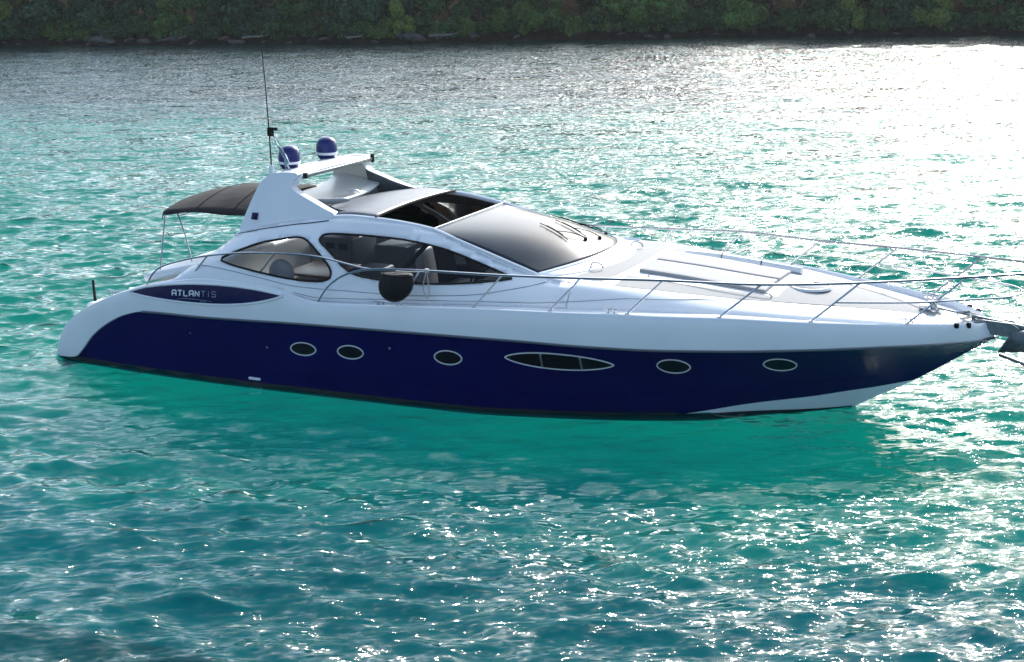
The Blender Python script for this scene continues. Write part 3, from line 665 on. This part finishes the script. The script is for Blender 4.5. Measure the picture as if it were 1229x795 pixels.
ln = MB(); ln.tube(smoothpts([(4.55, .55, 2.78), (4.8, .6, 2.95), (5.15, .62, 2.99)]), [.03, .09, .11, .11, .11, .11, .10, .08, .03], 10); ln.build('roof_bolster', SEAT, yacht, smooth=70)

# ------------------------------------------------------------------ loose things on the yacht
fe = empty('fender'); fe.matrix_world = YMAT @ Matrix.Translation((7.74, -2.66, 1.86))
tag(fe, 'round black covered fender hanging from the side rail below the big window', 'fender')
q = MB(); rows = []
for i in range(21):
    a = math.pi*i/20; zz = .31-.31*math.cos(a); zc = .50-.012*math.cos(a*3) if zz > .50 else zz
    rr_ = .315*math.sin(a) if zz < .50 else .315*math.sin(math.acos((.31-.50)/.31))*(1-(zz-.50)/.12)
    rows.append([(rr_*math.cos(t)+(zc-.3)*.16, .15*rr_/.3*math.sin(t)+.012*math.sin(t*5)*math.sin(a), zc+.05*rr_*math.cos(t)) for t in fr(0, 2*math.pi*19/20, 20)])
q.grid(rows, True); q.build('cover', FEND, fe, smooth=80)
q = MB(); q.ring([(.285*math.cos(t)+.026, .142*math.sin(t), .475) for t in fr(0, 6.1, 28)], .013, 6); q.build('drawstring', RUB, fe)
q = MB(); q.tube(smoothpts([(.0, .0, .53), (.15, .15, .50), (.42, .33, .49), (.36, .36, .46)]), .012, 6)
q.lathe([(0, -.05), (.04, -.03), (.05, 0), (.04, .03), (0, .05)], (.40, .33, .50), 10)
q.tube(smoothpts([(.40, .30, .48), (.36, .27, .25), (.42, .26, .06), (.48, .26, .14), (.42, .30, .46)]), .009, 6); q.build('rope', ROPE, fe)
ac = empty('anchor'); ac.matrix_world = YMAT @ Matrix.Translation((17.10, 0, 1.78))
tag(ac, 'dark galvanised plough anchor stowed on the bow roller', 'anchor')
q = MB(); q.grid([[(-.55, y, .12), (-.1, y, .07), (.25, y, .02), (.45, y, -.12)] for y in (-.03, .03)]); q.build('shank', DSTEEL, ac, solid=.07, off=0, bevel=.008)
q = MB()
for s in (1, -1):
    q.add([(.62, 0, -.05), (.10, s*.20, -.02), (-.12, s*.05, -.40), (.45, 0, -.34), (.30, s*.04, .02)], [(0, 1, 4), (0, 3, 1), (3, 2, 1)])
q.build('plough_blade', DSTEEL, ac, solid=.02, smooth=20)
q = MB(); q.add([(-.10, -.05, -.42), (-.10, .05, -.42), (.55, .10, -.60), (.55, -.10, -.60)], [(0, 1, 2, 3)]); q.build('fluke', DSTEEL, ac, solid=.03)
q = MB(); q.tube([(-.55, 0, .14), (-.6, 0, .2), (-.68, 0, .17)], .02, 6); q.build('shackle', DSTEEL, ac)
# ------------------------------------------------------------------ water
def axis(a0, lo_, hi_, a1, s, g):
    v = [lo_+s*i for i in range(int((hi_-lo_)/s)+1)]; d = s; x = v[-1]
    while x < a1: d = min(d*g, 6); x += d; v.append(x)
    d = s; x = lo_; L = []
    while x > a0: d = min(d*g, 6); x -= d; L.append(x)
    return np.array(L[::-1]+v)
ax = axis(-260, -8, 21, 260, .062, 1.018); ay = axis(-120, -13, 11, 300, .062, 1.018)
X, Y = np.meshgrid(ax, ay)
rs = np.random.RandomState(11); H = np.zeros_like(X); DX = np.zeros_like(X); DY = np.zeros_like(X)
cell = np.maximum(np.gradient(ax)[None, :], np.gradient(ay)[:, None])
for i in range(120):
    lam = .34*(5.5/.34)**rs.rand(); k = 2*math.pi/lam
    th = -1.28+rs.randn()*.55                                          # travelling towards the camera
    st = .047 if lam < 1.15 else (.026 if lam < 2.2 else .012)
    a = st/k*(.6+.8*rs.rand()); ph = rs.rand()*6.283
    fade = np.clip((lam/cell-3)/4, 0, 1)
    arg = k*(math.cos(th)*X+math.sin(th)*Y)+ph
    H += a*fade*np.sin(arg); c = a*fade*np.cos(arg)*.8; DX += math.cos(th)*c; DY += math.sin(th)*c
gust = .75+.25*np.sin(X*.21+Y*.13+1)*np.sin(Y*.17-X*.05+2)
LE = np.sqrt(((X-8.3)/9.6)**2+((Y+3.9)/2.7)**2)                       # slick under the lee of the hull
lee = .30+.70*np.clip((LE-.55)/.65, 0, 1); gust *= lee; DX *= lee; DY *= lee
H *= gust*1.0
P = np.stack([X+DX, Y+DY, H], -1).reshape(-1, 3)
nx, ny = len(ax), len(ay)
i0 = (np.arange(ny-1)[:, None]*nx+np.arange(nx-1)[None, :]).ravel()
Fq = np.stack([i0, i0+1, i0+1+nx, i0+nx], -1).astype(np.int32)
me = bpy.data.meshes.new('water'); me.vertices.add(len(P)); me.vertices.foreach_set('co', P.astype(np.float32).ravel())
me.loops.add(Fq.size); me.loops.foreach_set('vertex_index', Fq.ravel()); me.polygons.add(len(Fq))
me.polygons.foreach_set('loop_start', np.arange(0, Fq.size, 4, dtype=np.int32)); me.polygons.foreach_set('loop_total', np.full(len(Fq), 4, np.int32))
me.update(); me.shade_smooth()
wm = bpy.data.materials.new('sea water'); wm.use_nodes = True; n = wm.node_tree; n.nodes.clear()
N = n.nodes.new; L = n.links.new
out = N('ShaderNodeOutputMaterial'); tc = N('ShaderNodeTexCoord')
def wnoise(scale, st, det, rot=.4):
    mp = N('ShaderNodeMapping'); mp.vector_type = 'TEXTURE'; mp.inputs['Scale'].default_value = st; mp.inputs['Rotation'].default_value = (0, 0, rot)
    t = N('ShaderNodeTexNoise'); t.inputs['Scale'].default_value = scale; t.inputs['Detail'].default_value = det; t.inputs['Roughness'].default_value = .55
    L(tc.outputs['Object'], mp.inputs[0]); L(mp.outputs[0], t.inputs['Vector']); return t.outputs[0]
def slope(scale, st, det, amp, rot, prev):
    """adds a random tilt to the surface normal: ripples too short for the mesh"""
    mp = N('ShaderNodeMapping'); mp.vector_type = 'TEXTURE'; mp.inputs['Scale'].default_value = st; mp.inputs['Rotation'].default_value = (0, 0, rot)
    t = N('ShaderNodeTexNoise'); t.inputs['Scale'].default_value = scale; t.inputs['Detail'].default_value = det; t.inputs['Roughness'].default_value = .5
    L(tc.outputs['Object'], mp.inputs[0]); L(mp.outputs[0], t.inputs['Vector'])
    a_ = N('ShaderNodeVectorMath'); a_.operation = 'SUBTRACT'; L(t.outputs['Color'], a_.inputs[0]); a_.inputs[1].default_value = (.5, .5, .5)
    m_ = N('ShaderNodeVectorMath'); m_.operation = 'MULTIPLY'; L(a_.outputs[0], m_.inputs[0]); m_.inputs[1].default_value = (amp, amp, 0)
    sc_ = N('ShaderNodeVectorMath'); sc_.operation = 'SCALE'; L(m_.outputs[0], sc_.inputs[0]); L(lr.outputs[0], sc_.inputs['Scale']); m_ = sc_
    d_ = N('ShaderNodeVectorMath'); d_.operation = 'ADD'; L(prev, d_.inputs[0]); L(m_.outputs[0], d_.inputs[1])
    q = N('ShaderNodeVectorMath'); q.operation = 'NORMALIZE'; L(d_.outputs[0], q.inputs[0]); return q.outputs[0]
geo = N('ShaderNodeNewGeometry')
lm_ = N('ShaderNodeMapping'); lm_.vector_type = 'TEXTURE'; lm_.inputs['Location'].default_value = (8.3, -3.9, 0); lm_.inputs['Scale'].default_value = (9.6, 2.7, 1000); L(tc.outputs['Object'], lm_.inputs[0])
ln_ = N('ShaderNodeVectorMath'); ln_.operation = 'LENGTH'; L(lm_.outputs[0], ln_.inputs[0])
lr = N('ShaderNodeMapRange'); lr.inputs[1].default_value = .55; lr.inputs[2].default_value = 1.2; lr.inputs[3].default_value = .30; lr.inputs[4].default_value = 1; L(ln_.outputs['Value'], lr.inputs[0])
n0 = slope(.42, (2.4, .8, 1), 2.0, .50, .42, geo.outputs['Normal'])
n1 = slope(1.5, (2.0, .8, 1), 1.5, .80, .52, n0)
n2 = slope(4.6, (1.9, .8, 1), 1.5, 1.0, .36, n1)
n2 = slope(10, (2.4, .8, 1), 1.5, .95, .50, n2)
n3 = slope(8.5, (1.5, .8, 1), 1.0, 2.1, .44, n2)
def facing(nn, k):                                                      # of a rough sea one sees the wave faces turned towards the eye
    a_ = N('ShaderNodeVectorMath'); a_.operation = 'MULTIPLY_ADD'; L(geo.outputs['Incoming'], a_.inputs[0]); a_.inputs[1].default_value = (k, k, k); L(nn, a_.inputs[2])
    q = N('ShaderNodeVectorMath'); q.operation = 'NORMALIZE'; L(a_.outputs[0], q.inputs[0]); return q.outputs[0]
n2 = facing(n2, .07)
dt = N('ShaderNodeVectorMath'); dt.operation = 'DOT_PRODUCT'; L(n2, dt.inputs[0]); L(geo.outputs['Incoming'], dt.inputs[1])
def math_(op, a_, b_=None):
    q = N('ShaderNodeMath'); q.operation = op
    for i_, v_ in ((0, a_), (1, b_)):
        if v_ is None: continue
        if isinstance(v_, (int, float)): q.inputs[i_].default_value = v_
        else: L(v_, q.inputs[i_])
    return q.outputs[0]
ab = math_('ABSOLUTE', dt.outputs['Value']); iv = math_('SUBTRACT', 1.0, ab); iv.node.use_clamp = True
fr_ = math_('MULTIPLY_ADD', math_('POWER', iv, 5.0), .98); fr_.node.inputs[2].default_value = .02       # Schlick, the same from both sides
gl = N('ShaderNodeBsdfGlossy'); gl.inputs['Roughness'].default_value = .09; L(n2, gl.inputs['Normal'])
g2_ = N('ShaderNodeBsdfGlossy'); g2_.inputs['Roughness'].default_value = .10; L(n3, g2_.inputs['Normal'])      # capillary ripples
gm = N('ShaderNodeMixShader'); gm.inputs[0].default_value = .58; L(gl.outputs[0], gm.inputs[1]); L(g2_.outputs[0], gm.inputs[2])
tr_ = N('ShaderNodeBsdfTransparent'); tr_.inputs[0].default_value = (.028, .53, .485, 1)
df = N('ShaderNodeBsdfDiffuse'); L(n1, df.inputs['Normal'])
cr = N('ShaderNodeValToRGB'); L(wnoise(.06, (1, 1, 1), 3), cr.inputs[0])
cr.color_ramp.elements[0].position = .35; cr.color_ramp.elements[0].color = (.002, .085, .088, 1)
cr.color_ramp.elements[1].position = .65; cr.color_ramp.elements[1].color = (.004, .15, .125, 1)
L(cr.outputs[0], df.inputs[0])
m1 = N('ShaderNodeMixShader'); m1.inputs[0].default_value = .22; L(tr_.outputs[0], m1.inputs[1]); L(df.outputs[0], m1.inputs[2])
m2 = N('ShaderNodeMixShader'); L(fr_, m2.inputs[0]); L(m1.outputs[0], m2.inputs[1]); L(gm.outputs[0], m2.inputs[2]); L(m2.outputs[0], out.inputs[0])
wo = link('water', me, wm); wo['kind'] = 'structure'
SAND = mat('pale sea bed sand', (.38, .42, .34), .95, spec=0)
n = SAND.node_tree; N = n.nodes.new; L = n.links.new                # sand; darker blue painted in towards the near side for deep, shaded water
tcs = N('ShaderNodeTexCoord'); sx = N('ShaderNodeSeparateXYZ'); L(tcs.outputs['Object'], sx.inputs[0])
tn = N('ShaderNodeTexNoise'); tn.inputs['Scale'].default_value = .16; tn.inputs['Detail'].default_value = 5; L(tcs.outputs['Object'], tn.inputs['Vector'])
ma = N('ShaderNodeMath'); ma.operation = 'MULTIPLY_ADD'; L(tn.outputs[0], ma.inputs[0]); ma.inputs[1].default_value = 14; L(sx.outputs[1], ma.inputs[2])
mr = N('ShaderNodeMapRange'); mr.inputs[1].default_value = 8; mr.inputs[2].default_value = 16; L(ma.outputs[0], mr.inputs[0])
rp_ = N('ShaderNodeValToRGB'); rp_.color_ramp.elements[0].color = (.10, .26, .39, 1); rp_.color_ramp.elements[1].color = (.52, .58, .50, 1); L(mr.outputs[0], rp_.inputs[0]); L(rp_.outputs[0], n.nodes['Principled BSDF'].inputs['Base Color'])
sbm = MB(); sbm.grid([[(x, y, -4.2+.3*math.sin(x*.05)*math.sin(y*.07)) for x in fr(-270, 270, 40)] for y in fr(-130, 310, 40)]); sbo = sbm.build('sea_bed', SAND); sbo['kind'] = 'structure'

# ------------------------------------------------------------------ far shore
A, D = Vector((-76, 73.5, 0)), Vector((80.5, 23.3, 0)).normalized(); NRM = Vector((-D.y, D.x, 0))   # along the water edge, inland
def sh(u, v, z=0): return A+D*u+NRM*v+Vector((0, 0, z))
def edge(u): return 1.2*math.sin(u*.11+1)+.7*math.sin(u*.31)+.35*math.sin(u*.83+2)
ROCK = mat('weathered shore rock', (.085, .075, .07), .9, var=.5, vscale=2.5, bump=.8, bscale=4, spec=.08)
SOIL = mat('dark forest soil', (.022, .018, .013), .95, var=.4, vscale=1.5, bump=.6, bscale=3, spec=0)
PALE = mat('bleached driftwood', (.20, .18, .15), .85, var=.3, vscale=5)
BARK = mat('dark bark', (.06, .045, .035), .9, var=.3, vscale=6)
g = MB(); rows = []
for u in fr(-70, 170, 240):
    r = []
    for v, z in ((-6, -4.6), (-2.5, -1.0), (-.5, -.15), (.3, .12), (1.2, .42), (2.2, .75), (4, 1.3), (9, 2.4), (20, 4.5), (45, 8), (80, 10)):
        j = random.uniform(-.12, .12)*(1 if z < 2 else 4); r.append(sh(u, v+edge(u)*(1 if v < 10 else .3)+j, z+j*.7))
    rows.append(r)
g.grid(rows); g = g.build('shore', SOIL, smooth=60); g['kind'] = 'structure'
lm = {}
def leafmat(name, col, tr=.35):
    m = bpy.data.materials.new(name); m.use_nodes = True; n = m.node_tree; n.nodes.clear(); N = n.nodes.new
    o = N('ShaderNodeOutputMaterial'); d = N('ShaderNodeBsdfDiffuse'); t = N('ShaderNodeBsdfTranslucent'); x = N('ShaderNodeMixShader'); x.inputs[0].default_value = tr
    ge = N('ShaderNodeNewGeometry'); hs = N('ShaderNodeHueSaturation'); hs.inputs['Color'].default_value = (*col, 1)
    mr = N('ShaderNodeMapRange'); mr.inputs[3].default_value = .5; mr.inputs[4].default_value = 1.5; n.links.new(ge.outputs['Random Per Island'], mr.inputs[0]); n.links.new(mr.outputs[0], hs.inputs['Value'])
    m3 = N('ShaderNodeMapRange'); m3.inputs[3].default_value = .47; m3.inputs[4].default_value = .53; n.links.new(ge.outputs['Random Per Island'], m3.inputs[0]); n.links.new(m3.outputs[0], hs.inputs['Hue'])
    n.links.new(hs.outputs[0], d.inputs[0]); n.links.new(hs.outputs[0], t.inputs[0]); n.links.new(d.outputs[0], x.inputs[1]); n.links.new(t.outputs[0], x.inputs[2]); n.links.new(x.outputs[0], o.inputs[0])
    return m
LEAF = [leafmat('dark green leaves', (.075, .14, .055)), leafmat('mid green leaves', (.13, .21, .06)), leafmat('blue green leaves', (.06, .12, .065)), leafmat('yellow green leaves', (.22, .27, .07))]
def crown_mesh(name, w_, h_, z0, m, seed, leaves=6500, size=.27):
    if w_ < 1.5: leaves = 1500; size = .17
    rr = random.Random(seed); lobes = []
    for _ in range(14):
        a = rr.random()*6.283; r = math.sqrt(rr.random())*w_*.75; z = z0+h_*(.08+.86*rr.random()); q = 1-.55*max(0, (z-z0)/h_-.35)
        lobes.append((r*math.cos(a)*q, r*math.sin(a)*q, z, w_*(.26+.26*rr.random())))
    mb = MB()
    for _ in range(leaves):
        cx_, cy_, cz_, q = rr.choice(lobes); a = rr.random()*6.283; s_ = rr.uniform(-1, 1); rad = q*(.55+.5*rr.random()); c_ = math.sqrt(1-s_*s_)
        p = Vector((cx_+rad*c_*math.cos(a), cy_+rad*c_*math.sin(a), cz_+rad*s_*.8))
        nrm = (Vector((c_*math.cos(a), c_*math.sin(a), s_+.4))+Vector((rr.gauss(0, .5), rr.gauss(0, .5), rr.gauss(0, .5)))).normalized()
        t = nrm.orthogonal().normalized(); t.rotate(Matrix.Rotation(rr.random()*6.283, 3, nrm)); b = nrm.cross(t); s = size*rr.uniform(.6, 1.5)
        mb.add([p-t*s, p-b*s*.45, p+t*s, p+b*s*.45], [(0, 1, 2, 3)])
    me = bpy.data.meshes.new(name); me.from_pydata(mb.v, [], mb.f); me.materials.append(m); return me
def trunk_mesh(h_, seed):
    rr = random.Random(seed); mb = MB()
    mb.tube([(rr.uniform(-.1, .1)*i, rr.uniform(-.1, .1)*i, h_*.8*i/6-.3) for i in range(7)], [.2-.025*i for i in range(7)], 8)
    for k in range(7):
        a = rr.random()*6.283; z = h_*(.15+.09*k); l = h_*.3; mb.tube([(0, 0, z), (l*.4*math.cos(a), l*.4*math.sin(a), z+l*.3), (l*.8*math.cos(a), l*.8*math.sin(a), z+l*.75)], [.08, .05, .025], 6)
    me = bpy.data.meshes.new('trunk'); me.from_pydata(mb.v, [], mb.f); me.materials.append(BARK); me.shade_smooth(); return me
CR = [[crown_mesh('crown', w_, h_, z0, LEAF[k], 10*k+j) for j, (w_, h_, z0) in enumerate(((2.5, 6.5, .5), (2.9, 8, .7), (2.2, 5.5, .3), (1.1, 1.5, .0)))] for k in range(4)]
TRK = [trunk_mesh(h_, 3+i) for i, h_ in enumerate((6.5, 8, 5.5, 1.5))]
def plant(u, v, kind, form, sc, label, cat='tree', name='shore_tree', group=None):
    r = empty(name, sh(u, v+edge(u), .35+max(0, v-1.5)*.36)); r.rotation_euler.z = random.random()*6.283; r.scale = (sc*random.uniform(.9, 1.1), sc*random.uniform(.9, 1.1), sc)
    tag(r, label, cat, group)
    for nm, me_ in (('trunk', TRK[form]), ('crown', CR[kind][form])):
        o = bpy.data.objects.new(nm, me_); C.objects.link(o); o.parent = r
    return r
GR = 'trees along the far shore'
u = -22.0
while u < 112:
    k = random.choice((0, 0, 2, 1, 0, 2)); plant(u, random.uniform(1.9, 3.4), k, random.choice((0, 1, 2)), random.uniform(.7, .95), 'dark green tree in the dense front row lining the far shore', group=GR)
    u += random.uniform(1.7, 2.6)
u = -24.0
while u < 114:
    plant(u, random.uniform(6, 9), random.choice((0, 1, 2)), random.choice((0, 1)), random.uniform(.85, 1.1), 'tall dark tree of the back row rising behind the far shore', group='trees of the back row'); u += random.uniform(2.6, 3.6)
u = -20.0
while u < 112:
    plant(u, random.uniform(1.2, 2.2), random.choice((0, 0, 2, 1)), 3, random.uniform(.7, 1.2), 'low dark green shrub at the foot of the trees on the far shore', 'shrub', 'shore_shrub', 'shrubs along the far shore'); u += random.uniform(.9, 1.5)
plant(1.5, 1.6, 3, 2, .75, 'small yellow green tree at the left end of the far shore')
plant(65.0, .6, 1, 2, .95, 'rounded bushy tree overhanging the water on the right of the far shore')
plant(72.5, 1.2, 3, 2, .62, 'small sunlit light green tree right of the rounded one overhanging the water')
plant(78.6, 1.8, 3, 0, .7, 'tall pale green tree near the right end of the far shore')
plant(37.0, 1.0, 3, 2, .5, 'small light green tree low over the water in the middle of the far shore')
# boulders and driftwood at the water's edge
RM = []
for j in range(5):
    bm = bmesh.new(); bmesh.ops.create_icosphere(bm, subdivisions=3, radius=1)
    rr = random.Random(40+j); off = [Vector((rr.uniform(-1, 1), rr.uniform(-1, 1), rr.uniform(-1, 1))).normalized() for _ in range(9)]
    for vtx in bm.verts:
        d = vtx.co.normalized(); s = 1
        for q in off: s -= .35*max(0, d.dot(q)-.72)/.28*.6
        vtx.co = Vector((d.x*s, d.y*s*.7, d.z*s*.5))
    me_ = bpy.data.meshes.new('rock'); bm.to_mesh(me_); bm.free(); me_.materials.append(ROCK); me_.shade_smooth(); me_.set_sharp_from_angle(angle=R(30)); RM.append(me_)
for i in range(52):
    u = -8+i*1.95+random.uniform(-.6, .6); big = 1.0 if (8 < u < 24 or 37 < u < 47 or 86 < u < 96) else .42
    o = bpy.data.objects.new('boulder', random.choice(RM)); C.objects.link(o); o.location = sh(u, random.uniform(-.1, 1.3)+edge(u), random.uniform(.05, .45)); s = random.uniform(.3, .85)*big; o.scale = (s*1.5, s, s)
    o.rotation_euler = (random.uniform(-.2, .2), random.uniform(-.2, .2), random.random()*6.28); tag(o, 'weathered grey boulder at the foot of the trees on the far shoreline', 'boulder', 'boulders along the far shoreline')
for u, v, l, a, lb in ((24.5, .6, 2.2, .25, 'bleached driftwood log on the dark rocks left of the antenna'), (18.0, .8, 1.5, -.3, 'short pale driftwood log on the left part of the far shoreline'), (40.5, .7, 2.4, .1, 'pale driftwood log on the far shoreline behind the yacht roof'), (33.5, .3, 1.3, .05, 'white bleached log at the water edge just right of the antenna')):
    q = MB(); q.tube(smoothpts([(-l/2, 0, 0), (-l/6, .1, .08), (l/5, -.05, .10), (l/2, .1, .22)]), [.10]*5+[.09]*4+[.06]*4, 8); q.tube([(l/6, 0, .08), (l/3, -.2, .45)], [.05, .02], 6)
    o = q.build('driftwood_log', PALE, smooth=60); o.location = sh(u, v+edge(u), .50); o.rotation_euler.z = math.atan2(D.y, D.x)+a; tag(o, lb, 'driftwood')

# ------------------------------------------------------------------ sea haze
hz = MB().box((-268, -128, -6), (268, 308, 30)).build('haze', None, smooth=0); hz['kind'] = 'stuff'
hm = bpy.data.materials.new('haze'); hm.use_nodes = True; n = hm.node_tree; n.nodes.clear()
o = n.nodes.new('ShaderNodeOutputMaterial'); v = n.nodes.new('ShaderNodeVolumePrincipled'); v.inputs['Color'].default_value = (.9, .95, 1, 1); v.inputs['Density'].default_value = .00010; v.inputs['Anisotropy'].default_value = .3
n.links.new(v.outputs[0], o.inputs['Volume']); hz.data.materials.append(hm)
